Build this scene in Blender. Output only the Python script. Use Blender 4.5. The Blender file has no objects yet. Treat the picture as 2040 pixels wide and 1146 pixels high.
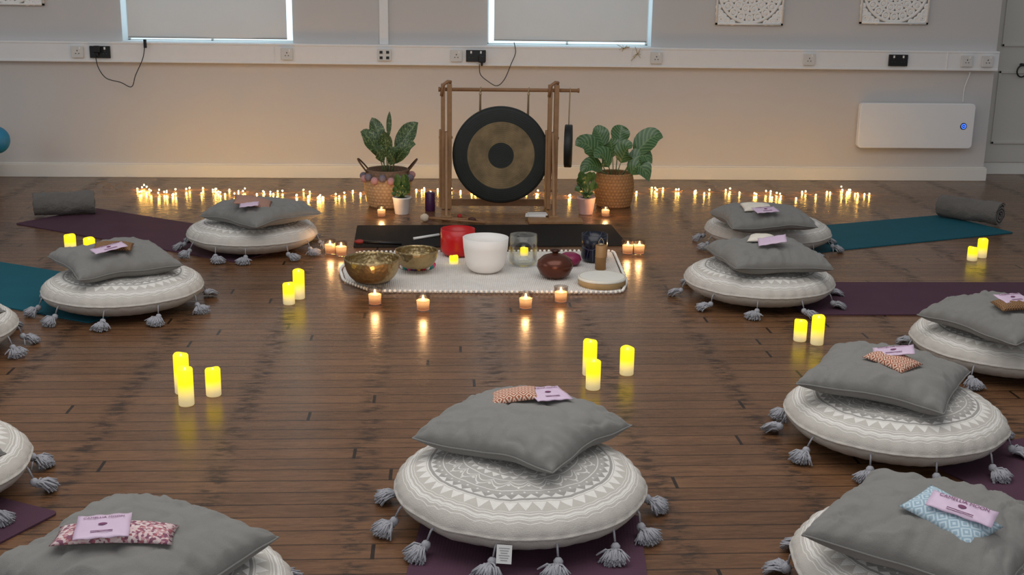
import bpy, math, random
from mathutils import Vector, Matrix, noise
random.seed(7)
sc=bpy.context.scene
pi=math.pi
# ---------------------------------------------------------------- camera model
F=2400.0; H=1.5; PITCH=math.atan(620/2400); YAW=math.radians(3.6); ROLL=0.0146
CR=Matrix.Rotation(-YAW,3,'Z')@Matrix.Rotation(pi/2-PITCH,3,'X')@Matrix.Rotation(ROLL,3,'Z')
cam=bpy.data.cameras.new('camera'); co=bpy.data.objects.new('camera',cam); sc.collection.objects.link(co)
co.matrix_world=Matrix.Translation((0,0,H))@CR.to_4x4()
cam.sensor_width=36; cam.lens=36*F/2040; cam.clip_start=.05; cam.clip_end=100
sc.camera=co
def ray(px,py): return CR@Vector(((px-1020)/F,-(py-573)/F,-1))
def P(px,py,z=0.0):
    d=ray(px,py); t=(z-H)/d.z; return Vector((d.x*t,d.y*t,z))
def Q(px,py,Y):
    d=ray(px,py); t=Y/d.y; return Vector((d.x*t,Y,H+d.z*t))
YW=P(1020,356).y
# ---------------------------------------------------------------- materials
def s(r,g,b):
    f=lambda c:(c/12.92 if c<=.04045 else ((c+.055)/1.055)**2.4)
    return (f(r/255),f(g/255),f(b/255))
class NB:
    def __init__(self,name):
        self.mat=bpy.data.materials.new(name); self.mat.use_nodes=True
        self.nt=self.mat.node_tree; self.nt.nodes.clear()
        self.out=self.n('ShaderNodeOutputMaterial')
        self.tc=self.n('ShaderNodeTexCoord')
    def n(self,t,**k):
        x=self.nt.nodes.new(t)
        for a,b in k.items(): setattr(x,a,b)
        return x
    def set(self,sock,v):
        if isinstance(v,bpy.types.NodeSocket): self.nt.links.new(v,sock)
        elif isinstance(v,(tuple,list)) and len(v)==3 and sock.type=='RGBA': sock.default_value=(*v,1)
        else: sock.default_value=v
    def m(self,op,a,b=None,c=None):
        x=self.n('ShaderNodeMath',operation=op)
        self.set(x.inputs[0],a)
        if b is not None: self.set(x.inputs[1],b)
        if c is not None: self.set(x.inputs[2],c)
        return x.outputs[0]
    def mix(self,f,a,b,blend='MIX'):
        x=self.n('ShaderNodeMix',data_type='RGBA',blend_type=blend)
        self.set(x.inputs[0],f); self.set(x.inputs[6],a); self.set(x.inputs[7],b)
        return x.outputs[2]
    def sep(self,v):
        x=self.n('ShaderNodeSeparateXYZ'); self.set(x.inputs[0],v); return x.outputs
    def comb(self,a,b,c=0.0):
        x=self.n('ShaderNodeCombineXYZ'); self.set(x.inputs[0],a); self.set(x.inputs[1],b); self.set(x.inputs[2],c); return x.outputs[0]
    def noise(self,v,scale,detail=4,rough=.55):
        x=self.n('ShaderNodeTexNoise'); self.set(x.inputs['Vector'],v); x.inputs['Scale'].default_value=scale
        x.inputs['Detail'].default_value=detail; x.inputs['Roughness'].default_value=rough; return x.outputs[0]
    def lt(self,a,b): return self.m('LESS_THAN',a,b)
    def gt(self,a,b): return self.m('GREATER_THAN',a,b)
    def mul(self,a,b): return self.m('MULTIPLY',a,b)
    def band(self,x,a,b): return self.mul(self.gt(x,a),self.lt(x,b))
    def smooth(self,x,a,b):
        n=self.n('ShaderNodeMapRange',interpolation_type='SMOOTHSTEP'); self.set(n.inputs[0],x)
        n.inputs[1].default_value=a; n.inputs[2].default_value=b; return n.outputs[0]
    def bump(self,h,strength=.3,dist=.005):
        x=self.n('ShaderNodeBump'); self.set(x.inputs['Height'],h); x.inputs['Strength'].default_value=strength
        x.inputs['Distance'].default_value=dist; return x.outputs[0]
    def princ(self,col,rough=.6,metal=0,normal=None,**k):
        p=self.n('ShaderNodeBsdfPrincipled')
        self.set(p.inputs['Base Color'],col); self.set(p.inputs['Roughness'],rough); self.set(p.inputs['Metallic'],metal)
        if normal is not None: self.set(p.inputs['Normal'],normal)
        for a,b in k.items(): self.set(p.inputs[a.replace('_',' ')],b)
        self.nt.links.new(p.outputs[0],self.out.inputs[0]); return p
MC={}
def mat(name,col,rough=.6,metal=0,var=.10,ns=18,bs=0,bstr=.3,em=None,ems=0,**k):
    if name in MC: return MC[name]
    b=NB(name); o=b.tc.outputs['Object']
    f=b.noise(o,ns)
    c=b.mix(f,tuple(x*(1-var) for x in col),tuple(min(1,x*(1+var)) for x in col))
    nm=None
    if bs: nm=b.bump(b.noise(o,bs,3),bstr,.003)
    if em: k['Emission_Color']=em; k['Emission_Strength']=ems
    b.princ(c,rough,metal,nm,**k)
    MC[name]=b.mat; return b.mat
def pattern_mat(name,c1,c2,scale):
    b=NB(name); x,y,z=b.sep(b.tc.outputs['Object'])
    ax=b.m('ABSOLUTE',b.m('SUBTRACT',b.m('FRACT',b.mul(x,scale)),.5))
    ay=b.m('ABSOLUTE',b.m('SUBTRACT',b.m('FRACT',b.mul(y,scale)),.5))
    d=b.m('ADD',ax,ay)
    m=b.gt(b.m('FRACT',b.mul(d,3.0)),.55)
    b.princ(b.mix(m,c1,c2),.85,0,b.bump(b.noise(b.tc.outputs['Object'],200,2),.2,.002)); return b.mat
def floral_mat(name,cols):
    b=NB(name); v=b.n('ShaderNodeTexVoronoi'); b.nt.links.new(b.tc.outputs['Object'],v.inputs['Vector']); v.inputs['Scale'].default_value=150
    r=b.n('ShaderNodeValToRGB'); r.color_ramp.interpolation='CONSTANT'
    b.nt.links.new(v.outputs['Color'],r.inputs[0])
    e=r.color_ramp.elements; e[0].position=0; e[0].color=(*cols[0],1); e[1].position=.72; e[1].color=(*cols[-1],1)
    for i,c in enumerate(cols[1:-1]):
        q=e.new(.34+.12*i); q.color=(*c,1)
    b.princ(r.outputs[0],.85); return b.mat
def glass_mat(name,tint=(.95,.97,.97),rough=.03,k=.55):
    b=NB(name); t=b.n('ShaderNodeBsdfTransparent'); t.inputs[0].default_value=(*tint,1)
    g=b.n('ShaderNodeBsdfGlossy'); g.inputs['Roughness'].default_value=rough
    lw=b.n('ShaderNodeLayerWeight'); lw.inputs[0].default_value=.3
    nz=b.noise(b.tc.outputs['Object'],15)
    f=b.m('MULTIPLY_ADD',lw.outputs['Fresnel'],k,b.mul(nz,.04))
    m=b.n('ShaderNodeMixShader'); b.set(m.inputs[0],f); b.nt.links.new(t.outputs[0],m.inputs[1]); b.nt.links.new(g.outputs[0],m.inputs[2])
    b.nt.links.new(m.outputs[0],b.out.inputs[0]); return b.mat

def floor_mat():
    b=NB('varnished_boards'); x,y,z=b.sep(b.tc.outputs['Object']); RW=.086; L=2.4
    ry=b.m('DIVIDE',y,RW); row=b.m('FLOOR',ry); fy=b.m('FRACT',ry)
    wn=b.n('ShaderNodeTexWhiteNoise',noise_dimensions='1D'); b.set(wn.inputs['W'],row)
    x2=b.m('ADD',b.m('DIVIDE',x,L),b.mul(wn.outputs[0],7.3)); cell=b.m('FLOOR',x2); fx=b.m('FRACT',x2)
    w2=b.n('ShaderNodeTexWhiteNoise',noise_dimensions='3D'); b.set(w2.inputs[0],b.comb(row,cell,1.0)); tint=w2.outputs[0]
    gapy=b.lt(fy,.080); gapx=b.lt(fx,.0045)
    g1=b.noise(b.comb(b.mul(x,4.0),b.mul(y,45.0),tint),1.0,5,.65)
    g2=b.noise(b.comb(b.mul(x,22.0),b.mul(y,190.0),tint),1.0,4,.6)
    big=b.noise(b.tc.outputs['Object'],.8,3)
    t=b.m('ADD',b.mul(tint,.10),b.m('ADD',b.mul(g1,.38),b.mul(g2,.40)))
    t=b.m('ADD',t,b.mul(b.m('SUBTRACT',big,.5),.40))
    c=b.mix(b.smooth(t,.12,.80),s(72,48,32),s(136,97,67))
    dj=b.m('ABSOLUTE',b.m('SUBTRACT',b.m('FRACT',b.m('ADD',b.m('DIVIDE',x,.45),b.mul(wn.outputs[0],.05))),.5))
    near=b.m('SUBTRACT',1.0,b.smooth(dj,.02,.16))
    sn=b.noise(b.comb(b.mul(x,11.0),b.mul(y,30.0),2.0),1.0,5,.7)
    st=b.mul(near,b.smooth(sn,.44,.60))
    lng=b.noise(b.comb(b.mul(x,6.0),b.mul(y,34.0),4.0),1.0,5,.72)
    st2=b.mul(b.smooth(lng,.54,.68),.45)
    c=b.mix(b.mul(b.m('MAXIMUM',st,st2),.76),c,s(26,17,12))
    c=b.mix(b.mul(gapy,.68),c,s(18,11,8))
    c=b.mix(b.mul(gapx,.9),c,s(12,8,6))
    rg=b.m('ADD',.19,b.m('ADD',b.mul(g1,.16),b.mul(st,.12)))
    hgt=b.m('SUBTRACT',b.mul(g1,.25),b.m('MAXIMUM',gapy,gapx))
    b.princ(c,rg,0,b.bump(hgt,.26,.002),Specular_IOR_Level=.40)
    return b.mat
RC=.356; HT=.087
def mandala_mat():
    b=NB('mandala_print_cotton'); o=b.tc.outputs['Object']; x,y,z=b.sep(o); R=.355
    r=b.m('DIVIDE',b.m('SQRT',b.m('ADD',b.mul(x,x),b.mul(y,y))),R)
    th=b.m('DIVIDE',b.m('ARCTAN2',y,x),2*pi)
    def tw(N,ph=0.0):
        return b.mul(b.m('ABSOLUTE',b.m('SUBTRACT',b.m('FRACT',b.m('ADD',b.mul(th,float(N)),ph+10.0)),.5)),2.0)
    def tri(N,r0,r1,ph=0.0):
        q=b.m('DIVIDE',b.m('SUBTRACT',r,r0),r1-r0)
        return b.mul(b.band(q,0.0,1.0),b.lt(b.m('ADD',tw(N,ph),q),1.0))
    def ring(a,c): return b.band(r,a,c)
    def wave(N,r0,amp,w):
        q=b.m('SUBTRACT',r,b.m('ADD',r0,b.mul(b.m('SINE',b.mul(tw(N),pi/2)),amp)))
        return b.lt(b.m('ABSOLUTE',q),w)
    def dots(N,r0,rad,ph=0.0):
        u=b.mul(tw(N,ph),pi/N); dx=b.mul(u,r0); dr=b.m('SUBTRACT',r,r0)
        return b.lt(b.m('ADD',b.mul(dx,dx),b.mul(dr,dr)),rad*rad)
    ms=[tri(44,.755,.840),ring(.868,.876),ring(.892,.909),ring(.914,.922),ring(.940,.945),ring(.738,.748),ring(.615,.623),
        tri(44,.715,.670,.5),ring(.850,.854),wave(22,.50,.075,.007),wave(22,.475,.05,.005),ring(.455,.463),tri(33,.390,.44),
        wave(18,.28,.09,.007),ring(.262,.270),wave(12,.14,.11,.007),wave(12,.10,.07,.006),tri(12,.04,.12),
        dots(22,.54,.013),dots(18,.325,.014),dots(22,.592,.010,.5),dots(44,.650,.009),dots(12,.20,.016,.5)]
    m=ms[0]
    for q in ms[1:]: m=b.m('MAXIMUM',m,q)
    top=b.gt(z,HT+.002)
    m=b.mul(m,top)
    nz=b.noise(o,60,3); m=b.mul(m,b.m('MULTIPLY_ADD',nz,.5,.44))
    dk=b.mul(b.mul(b.band(r,.670,.738),b.m('SUBTRACT',1.0,tri(44,.715,.670,.5))),.5)
    base=b.mix(b.mul(b.lt(r,.745),top),s(194,188,180),s(170,166,161))
    base=b.mix(b.mul(dk,top),base,s(134,131,129))
    base=b.mix(b.mul(b.noise(o,25),.3),base,s(174,168,161))
    c=b.mix(m,base,s(236,233,228))
    h=b.m('ADD',b.noise(o,350,2),b.mul(b.noise(o,14,3),2.5))
    b.princ(c,.9,0,b.bump(h,.4,.007)); return b.mat
def fabric(name,c,var=.12,big=9,dist=.006):
    b=NB(name); o=b.tc.outputs['Object']
    col=b.mix(b.noise(o,8),tuple(v*(1-var) for v in c),tuple(v*(1+var) for v in c))
    h=b.m('ADD',b.mul(b.noise(o,500,2),.35),b.mul(b.noise(o,big,4,.6),3.0))
    b.princ(col,.88,0,b.bump(h,.45,dist),Sheen_Weight=.12); return b.mat
def weave_mat(name,c1,c2,nr,nz,zs=9.0,c3=(0,0,0)):
    b=NB(name); x,y,z=b.sep(b.tc.outputs['Object']); th=b.m('DIVIDE',b.m('ARCTAN2',y,x),2*pi)
    row=b.m('FLOOR',b.mul(z,float(nz))); a=b.m('ADD',b.mul(th,float(nr)),b.mul(row,.5))
    h=b.mul(b.m('ABSOLUTE',b.m('SINE',b.mul(a,pi))),b.m('ABSOLUTE',b.m('SINE',b.mul(b.mul(z,float(nz)),pi))))
    nv=b.noise(b.tc.outputs['Object'],40)
    c=b.mix(b.m('ADD',b.mul(h,.45),b.mul(nv,.55)),c1,c2)
    c=b.mix(b.mul(b.gt(z,zs),.75),c,c3)
    b.princ(c,.8,0,b.bump(h,.6,.004)); return b.mat
def rug_mat():
    b=NB('woven_white_cotton'); o=b.tc.outputs['Object']; x,y,z=b.sep(o)
    h=b.mul(b.m('ABSOLUTE',b.m('SINE',b.mul(x,330.0))),b.m('ABSOLUTE',b.m('SINE',b.mul(y,150.0))))
    n=b.noise(o,12); n2=b.noise(o,120,2)
    c=b.mix(b.m('ADD',b.mul(h,.35),b.m('ADD',b.mul(n,.4),b.mul(n2,.35))),s(182,174,166),s(250,247,242))
    b.princ(c,.95,0,b.bump(b.m('ADD',h,n2),.6,.006)); return b.mat
def leaf_mat(name,kind):
    b=NB(name); u,v,_=b.sep(b.tc.outputs['UV'])
    au=b.m('ABSOLUTE',b.mul(b.m('SUBTRACT',u,.5),2.0)); n=b.noise(b.tc.outputs['Object'],70,3)
    if kind=='dieff':
        vein=b.m('SINE',b.mul(b.m('SUBTRACT',b.mul(v,11.0),b.mul(au,2.6)),2*pi))
        f=b.m('MAXIMUM',b.mul(b.smooth(n,.50,.64),.6),b.mul(b.smooth(vein,.6,1.0),.35))
        c=b.mix(f,s(54,76,42),s(152,168,112))
    elif kind=='cala':
        st=b.m('SINE',b.mul(b.m('SUBTRACT',b.mul(v,8.0),b.mul(au,2.2)),2*pi))
        c=b.mix(b.mul(b.smooth(st,-.2,.9),.42),s(62,98,54),s(140,166,114))
    else: c=b.mix(n,s(42,72,34),s(110,138,74))
    c=b.mix(b.mul(b.lt(au,.06),.5),c,s(126,148,96))
    b.princ(c,.32,0,None); return b.mat
def wall_paint(name,c):
    b=NB(name); o=b.tc.outputs['Object']
    col=b.mix(b.noise(o,1.3,3),tuple(v*.95 for v in c),c)
    b.princ(col,.75,0,b.bump(b.noise(o,60,3),.08,.002)); return b.mat
def candle_mat(name,h):
    b=NB(name); x,y,z=b.sep(b.tc.outputs['Object'])
    f=b.smooth(z,h*.05,h*.62); n=b.noise(b.tc.outputs['Object'],25)
    c=b.mix(f,s(250,224,150),s(255,222,4))
    st=b.m('ADD',b.mul(f,.80),b.m('ADD',.28,b.mul(n,.1)))
    b.princ(b.mix(f,s(240,226,190),s(225,195,50)),.5,0,None,Emission_Color=c,Emission_Strength=st); return b.mat  # yellow glow also mixed into the base colour towards the top

# ---------------------------------------------------------------- geometry
class Geo:
    def __init__(g): g.v=[]; g.f=[]; g.uv={}; g.mi=[]; g.cur=0
    def face(g,*i): g.f.append(tuple(i)); g.mi.append(g.cur)
    def add(g,co): g.v.append(Vector(co)); return len(g.v)-1
    def box(g,c,d,rot=None):
        n=len(g.v); c=Vector(c)
        for sx in(-1,1):
            for sy in(-1,1):
                for sz in(-1,1):
                    p=Vector((sx*d[0]/2,sy*d[1]/2,sz*d[2]/2))
                    if rot is not None: p=rot@p
                    g.v.append(c+p)
        for q in((0,1,3,2),(4,6,7,5),(0,4,5,1),(2,3,7,6),(0,2,6,4),(1,5,7,3)): g.face(*[n+k for k in q])
    def b2(g,lo,hi): g.box([(a+b)/2 for a,b in zip(lo,hi)],[b-a for a,b in zip(lo,hi)])
    def lathe(g,prof,n=40,c=(0,0,0),mod=None,M=None):
        rings=[]
        for r,z in prof:
            if r<1e-6:
                p=Vector((0,0,z)); 
                if M: p=M@p
                rings.append([g.add(Vector(c)+p)])
            else:
                L=[]
                for i in range(n):
                    a=2*pi*i/n; rr,zz=(r,z) if not mod else mod(r,z,a)
                    p=Vector((rr*math.cos(a),rr*math.sin(a),zz))
                    if M: p=M@p
                    L.append(g.add(Vector(c)+p))
                rings.append(L)
        for A,B in zip(rings,rings[1:]):
            if len(A)==1 and len(B)==1: continue
            for i in range(n):
                j=(i+1)%n
                if len(A)==1: g.face(A[0],B[j],B[i])
                elif len(B)==1: g.face(A[i],A[j],B[0])
                else: g.face(A[i],A[j],B[j],B[i])
    def sphere(g,c,r,n=12,sc=(1,1,1)):
        pr=[(0,-1)]+[(math.cos(a),math.sin(a)) for a in [(-.5+k/(n//2))*pi for k in range(1,n//2)]]+[(0,1)]
        M=Matrix.Diagonal((sc[0]*r,sc[1]*r,sc[2]*r)); g.lathe(pr,n,c,None,M)
    def tube(g,pts,r,n=6,closed=False,flat=1.0):
        pts=[Vector(p) for p in pts]; m=len(pts); rings=[]; prev=None
        for i,p in enumerate(pts):
            if closed: t=pts[(i+1)%m]-pts[i-1]
            else: t=pts[min(i+1,m-1)]-pts[max(i-1,0)]
            if t.length<1e-9: t=Vector((0,0,1))
            t.normalize()
            if prev is None:
                up=Vector((0,0,1)) if abs(t.z)<.9 else Vector((1,0,0)); a=t.cross(up).normalized()
            else:
                a=prev-t*prev.dot(t)
                if a.length<1e-6: a=t.orthogonal()
                a.normalize()
            prev=a; bb=t.cross(a); rr=r[i] if isinstance(r,(list,tuple)) else r
            rings.append([g.add(p+a*(rr*math.cos(2*pi*k/n))+bb*(rr*flat*math.sin(2*pi*k/n))) for k in range(n)])
        rng=range(m) if closed else range(m-1)
        for i in rng:
            A=rings[i];B=rings[(i+1)%m]
            for k in range(n): g.face(A[k],A[(k+1)%n],B[(k+1)%n],B[k])
        if not closed:
            g.face(*rings[0][::-1]); g.face(*rings[-1])
    def cyl(g,a,b,r,n=16): g.tube([a,b],r,n)
    def leaf(g,stem0,start,tip,w,arch=.04,side=None,rows=12,shape=1.0,fold=.12):
        s0=Vector(stem0);a=Vector(start);c=Vector(tip)
        g.tube([s0,(s0+a)/2+Vector((0,0,.01)),a],.0035,5)
        mid=(a+c)/2+Vector((0,0,arch)); nn=len(g.v); cols=7
        for i in range(rows+1):
            t=i/rows; p=a*(1-t)**2+mid*2*t*(1-t)+c*t*t
            tg=((mid-a)*(1-t)+(c-mid)*t).normalized()
            sd=tg.cross(Vector(side) if side else Vector((0,-.75,.65)))
            if sd.length<.05: sd=Vector((1,0,0))
            sd.normalize(); up=sd.cross(tg)
            ww=w/2*(math.sin(pi*min(1,max(0,t**shape)))**.75) if 0<t<1 else .0008
            for k in range(cols):
                u=(k/(cols-1)-.5)*2
                q=p+sd*(u*ww)+up*(abs(u)*ww*fold*2)+up*(.012*w/.1*math.sin(t*14+u*2)*.25*abs(u))
                idx=g.add(q); g.uv[idx]=((u+1)/2,t)
        for i in range(rows):
            for k in range(cols-1):
                g.face(nn+i*cols+k,nn+i*cols+k+1,nn+(i+1)*cols+k+1,nn+(i+1)*cols+k)
    def mesh(g,name,mats,smooth=True):
        me=bpy.data.meshes.new(name); me.from_pydata([tuple(v) for v in g.v],[],g.f)
        for m in (mats if isinstance(mats,(list,tuple)) else [mats]): me.materials.append(m)
        for p,mi in zip(me.polygons,g.mi): p.material_index=mi; p.use_smooth=smooth
        if g.uv:
            ul=me.uv_layers.new(name='UVMap')
            for l in me.loops: ul.data[l.index].uv=g.uv.get(l.vertex_index,(.5,.5))
        me.update(); return me
def ob(name,me,loc=(0,0,0),rot=(0,0,0),parent=None,scale=None):
    o=bpy.data.objects.new(name,me); sc.collection.objects.link(o); o.location=loc; o.rotation_euler=rot
    if scale: o.scale=scale
    if parent: o.parent=parent
    return o
def tag(o,label,cat,group=None):
    o['label']=label; o['category']=cat
    if group: o['group']=group
    return o
def struct(o,label=None):
    o['kind']='structure'
    if label: o['label']=label
    return o
def bev(o,w,seg=2):
    m=o.modifiers.new('bevel','BEVEL'); m.width=w; m.segments=seg; m.limit_method='ANGLE'; return o
def empty(name,loc,rz=0): 
    o=bpy.data.objects.new(name,None); sc.collection.objects.link(o); o.location=loc; o.rotation_euler=(0,0,rz); o.empty_display_size=.05; return o

# ---------------------------------------------------------------- common materials
M_wall=wall_paint('wall_paint',s(207,204,202)); M_trim=wall_paint('trim_gloss',s(230,228,222)); M_plastic=mat('white_plastic',s(234,234,234),.4,var=.03)
M_black=mat('black_plastic',s(18,18,20),.4,var=.1)
M_wood=mat('stand_wood',s(148,110,74),.5,var=.3,ns=30); M_brown=mat('handle_wood',s(142,102,68),.5,var=.2,ns=40)
M_cord=mat('natural_cord',s(170,150,120),.9); M_blk_cord=mat('black_cable',s(16,15,15),.5)

# ---------------------------------------------------------------- room
tyf=YW-.055
tz1=Q(1020,92,tyf).z; tz0=Q(1020,132,tyf).z
xr=Q(1957,352,YW).x; TH=.34; XL=-7.0
wz0=tz1+.004
w1=(Q(243,60,YW).x,Q(583,60,YW).x); w2=(Q(971,60,YW).x,Q(1298,60,YW).x); WT=2.9; CEIL=3.5
g=Geo()
g.b2((XL,YW,-.02),(xr,YW+TH,wz0))
for a,b in ((XL,w1[0]),(w1[1],w2[0]),(w2[1],xr)): g.b2((a,YW,wz0),(b,YW+TH,WT))
g.b2((XL,YW,WT),(xr,YW+TH,CEIL))
struct(ob('wall_back',g.mesh('wall_back',M_wall,False)),'pale grey painted plaster wall')
g=Geo(); g.b2((xr-.3,YW+TH+.001,-.02),(xr+3,YW+TH+.2,CEIL))
struct(ob('wall_recess',g.mesh('wall_recess',M_wall,False)),'pale painted wall of the doorway recess')
g=Geo(); g.b2((XL,-1.5,-.1),(xr+3,YW+TH+.3,0))
struct(ob('floor',g.mesh('floor',floor_mat(),False)),'dark varnished narrow wooden floorboards')
g=Geo(); g.b2((XL,YW-.022,0),(xr+.022,YW,.098)); g.b2((XL,YW-.014,.098),(xr+.014,YW,.108)); g.b2((xr,YW,0),(xr+.022,YW+TH,.1))
struct(bev(ob('baseboard_back',g.mesh('baseboard_back',M_trim,False)),.004),'cream painted baseboard')
g=Geo(); g.b2((xr+.022,YW+TH-.02,0),(xr+3,YW+TH,.1))
struct(bev(ob('baseboard_recess',g.mesh('baseboard_recess',M_trim,False)),.004),'cream painted baseboard')
bw=NB('daylight_pane'); e=bw.n('ShaderNodeEmission'); nz=bw.noise(bw.tc.outputs['Object'],1.5)
bw.set(e.inputs[0],bw.mix(nz,s(180,228,255),s(225,246,255))); e.inputs[1].default_value=2.0; bw.nt.links.new(e.outputs[0],bw.out.inputs[0])
for i,(a,b) in enumerate((w1,w2)):
    g=Geo(); g.b2((a,YW+.2,wz0),(b,YW+.21,WT)); g.cur=1
    for q in (a+.008,b-.008,(a+b)/2): g.b2((q-.008,YW+.17,wz0),(q+.008,YW+.2,WT))
    g.b2((a,YW+.17,wz0),(b,YW+.2,wz0+.006)); g.b2((a,YW+.17,WT-.04),(b,YW+.2,WT)); g.b2((a,YW+.17,2.2),(b,YW+.2,2.24))
    struct(ob('window_%d'%(i+1),g.mesh('window',[bw.mat,M_trim],False)),'tall window with white frame and bright daylight behind')
bl=NB('blind_fabric'); c_=bl.mix(bl.noise(bl.tc.outputs['Object'],3),s(210,207,203),s(222,219,215))
pr_=bl.princ(c_,.85,0,bl.bump(bl.noise(bl.tc.outputs['Object'],4),.3,.01)); tr_=bl.n('ShaderNodeBsdfTranslucent'); tr_.inputs[0].default_value=(.85,.75,.70,1)
mx=bl.n('ShaderNodeMixShader'); mx.inputs[0].default_value=.10; bl.nt.links.new(pr_.outputs[0],mx.inputs[1]); bl.nt.links.new(tr_.outputs[0],mx.inputs[2]); bl.nt.links.new(mx.outputs[0],bl.out.inputs[0])
M_blind=bl.mat
for (x0,x1,yb) in ((256,572,75),(984,1288,81)):
    a=Q(x0,yb,YW-.03); b=Q(x1,yb+1,YW-.03); zb=(a.z+b.z)/2
    r=empty('roller_blind',((a.x+b.x)/2,YW-.03,zb)); w=b.x-a.x
    tag(r,'light grey fabric roller blind pulled down over a window','roller blind','window blinds')
    g=Geo(); nx,nz_=30,24
    for i in range(nx+1):
        for j in range(nz_+1):
            u=i/nx; zz=j/nz_*(2.95-zb); g.add(((u-.5)*w,.012*math.sin(u*7+zz)*math.sin(u*pi),zz))
    for i in range(nx):
        for j in range(nz_): k=i*(nz_+1)+j; g.face(k,k+nz_+1,k+nz_+2,k+1)
    o=ob('fabric',g.mesh('blind_cloth',M_blind),parent=r)
    g=Geo(); g.cyl((-w/2,0,0),(w/2,0,0),.006,10); ob('bottom_bar',g.mesh('bottom_bar',mat('blind_bar',s(190,188,184),.7,var=.03)),parent=r)
    g=Geo(); g.cyl((-w/2-.01,0,2.97-zb),(w/2+.01,0,2.97-zb),.03,16); ob('roller',g.mesh('roller',M_plastic),parent=r)
# trunking
xe=Q(1990,122,tyf).x
g=Geo(); g.b2((XL,tyf,tz0+.012),(xe,YW,tz1-.008)); g.b2((XL,tyf-.004,tz0),(xe,YW,tz0+.016)); g.b2((XL,tyf-.004,tz1-.016),(xe,YW,tz1))
for px in (547,1258,1888):
    x=Q(px,110,tyf).x; g.b2((x-.004,tyf-.006,tz0),(x+.004,YW,tz1))
struct(bev(ob('trim_1',g.mesh('trunking',M_plastic,False)),.003),'white plastic cable trunking running along the wall')
x=Q(765,60,YW).x; g=Geo(); g.b2((x-.033,YW-.03,tz1),(x+.033,YW,CEIL))
struct(bev(ob('trim_2',g.mesh('riser',M_plastic,False)),.004),'vertical white cable trunking')
# recess door
g=Geo(); dy=YW+TH-.03; X0=xr+.08
g.b2((X0,dy,.1),(X0+1.1,dy+.029,2.2)); g.cur=1
for zc in ((.25,.83),(1.02,1.9)):
    for xc in ((X0+.10,X0+.48),(X0+.60,X0+.98)):
        x0,x1=xc; z0,z1=zc
        for lo,hi in (((x0,z0),(x1,z0+.02)),((x0,z1-.02),(x1,z1)),((x0,z0),(x0+.02,z1)),((x1-.02,z0),(x1,z1))):
            g.b2((lo[0],dy-.012,lo[1]),(hi[0],dy,hi[1]))
M_door=wall_paint('door_paint',s(206,203,195))
d=struct(bev(ob('door_1',g.mesh('door',[M_door,M_door],False)),.003),'cream panelled door in the recess')
hp=Q(2036,142,dy-.03)
g=Geo(); g.tube([(hp.x+.04*math.cos(a),dy-.03,hp.z+.045*math.sin(a)) for a in [k*2*pi/20 for k in range(20)]],.006,6,True)
g.cyl((hp.x,dy,hp.z+.05),(hp.x,dy-.035,hp.z+.05),.012,10); ob('handle',g.mesh('ring_handle',M_black),parent=d)['label']='black iron ring handle'

# sockets
M_plate=mat('socket_plastic',s(214,213,210),.35,var=.03)
def socket(px,py,kind):
    p=Q(px,py,tyf); w,h=(.086,.086)
    if kind in('double','data'): w=.146 if kind=='double' else .1
    m=M_black if kind=='double' else M_plate; dk=M_plastic if kind=='double' else M_black
    r=empty('wall_socket',(p.x,tyf-.0045,(tz0+tz1)/2))
    tag(r,'black plastic double wall socket in the trunking' if kind=='double' else ('white four-way data outlet in the trunking' if kind=='data' else 'white plastic single switched wall socket in the trunking'),'socket','sockets in the trunking')
    g=Geo(); g.b2((-w/2,-.016,-h/2),(w/2,0,h/2)); bev(ob('face_plate',g.mesh('plate',m,False),parent=r),.003)
    if kind=='data':
        for a in(-.024,.024):
            for c in(-.02,.02):
                g=Geo(); g.b2((a-.011,-.0185,c-.01),(a+.011,-.016,c+.01)); ob('outlet',g.mesh('outlet',dk,False),parent=r)
    else:
        for c in ((-.036,.036) if kind=='double' else (0,)):
            g=Geo(); gs=Geo()
            g.b2((c-.003,-.0175,.004),(c+.003,-.016,.013))
            for e_ in(-.011,.011): g.b2((c+e_-.004,-.0175,-.014),(c+e_+.004,-.016,-.009))
            gs.b2((c+.014 if kind!='double' else c-.006,-.020,.018),(c+.024 if kind!='double' else c+.006,-.016,.036))
            ob('pin_holes',g.mesh('holes',M_black if kind!='double' else mat('dark_hole',s(60,60,62),.5),False),parent=r)
            ob('switch',gs.mesh('switch',mat('switch_plastic',s(235,235,232),.35,var=.03),False),parent=r)
for a in ((155,100,'s'),(200,100,'double'),(572,107,'s'),(766,113,'data'),(909,115,'s'),(948,116,'double'),(1307,118,'s'),(1611,118,'s'),(1788,120,'double'),(1925,121,'s'),(1966,122,'s')): socket(*a)
def smoothpts(pts,n=6):
    out=[]; pts=[Vector(p) for p in pts]
    for i in range(len(pts)-1):
        p0=pts[max(i-1,0)];p1=pts[i];p2=pts[i+1];p3=pts[min(i+2,len(pts)-1)]
        for k in range(n):
            t=k/n; out.append(.5*((2*p1)+(p2-p0)*t+(2*p0-5*p1+4*p2-p3)*t*t+(3*p1-p0-3*p2+p3)*t**3))
    out.append(pts[-1]); return out
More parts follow.
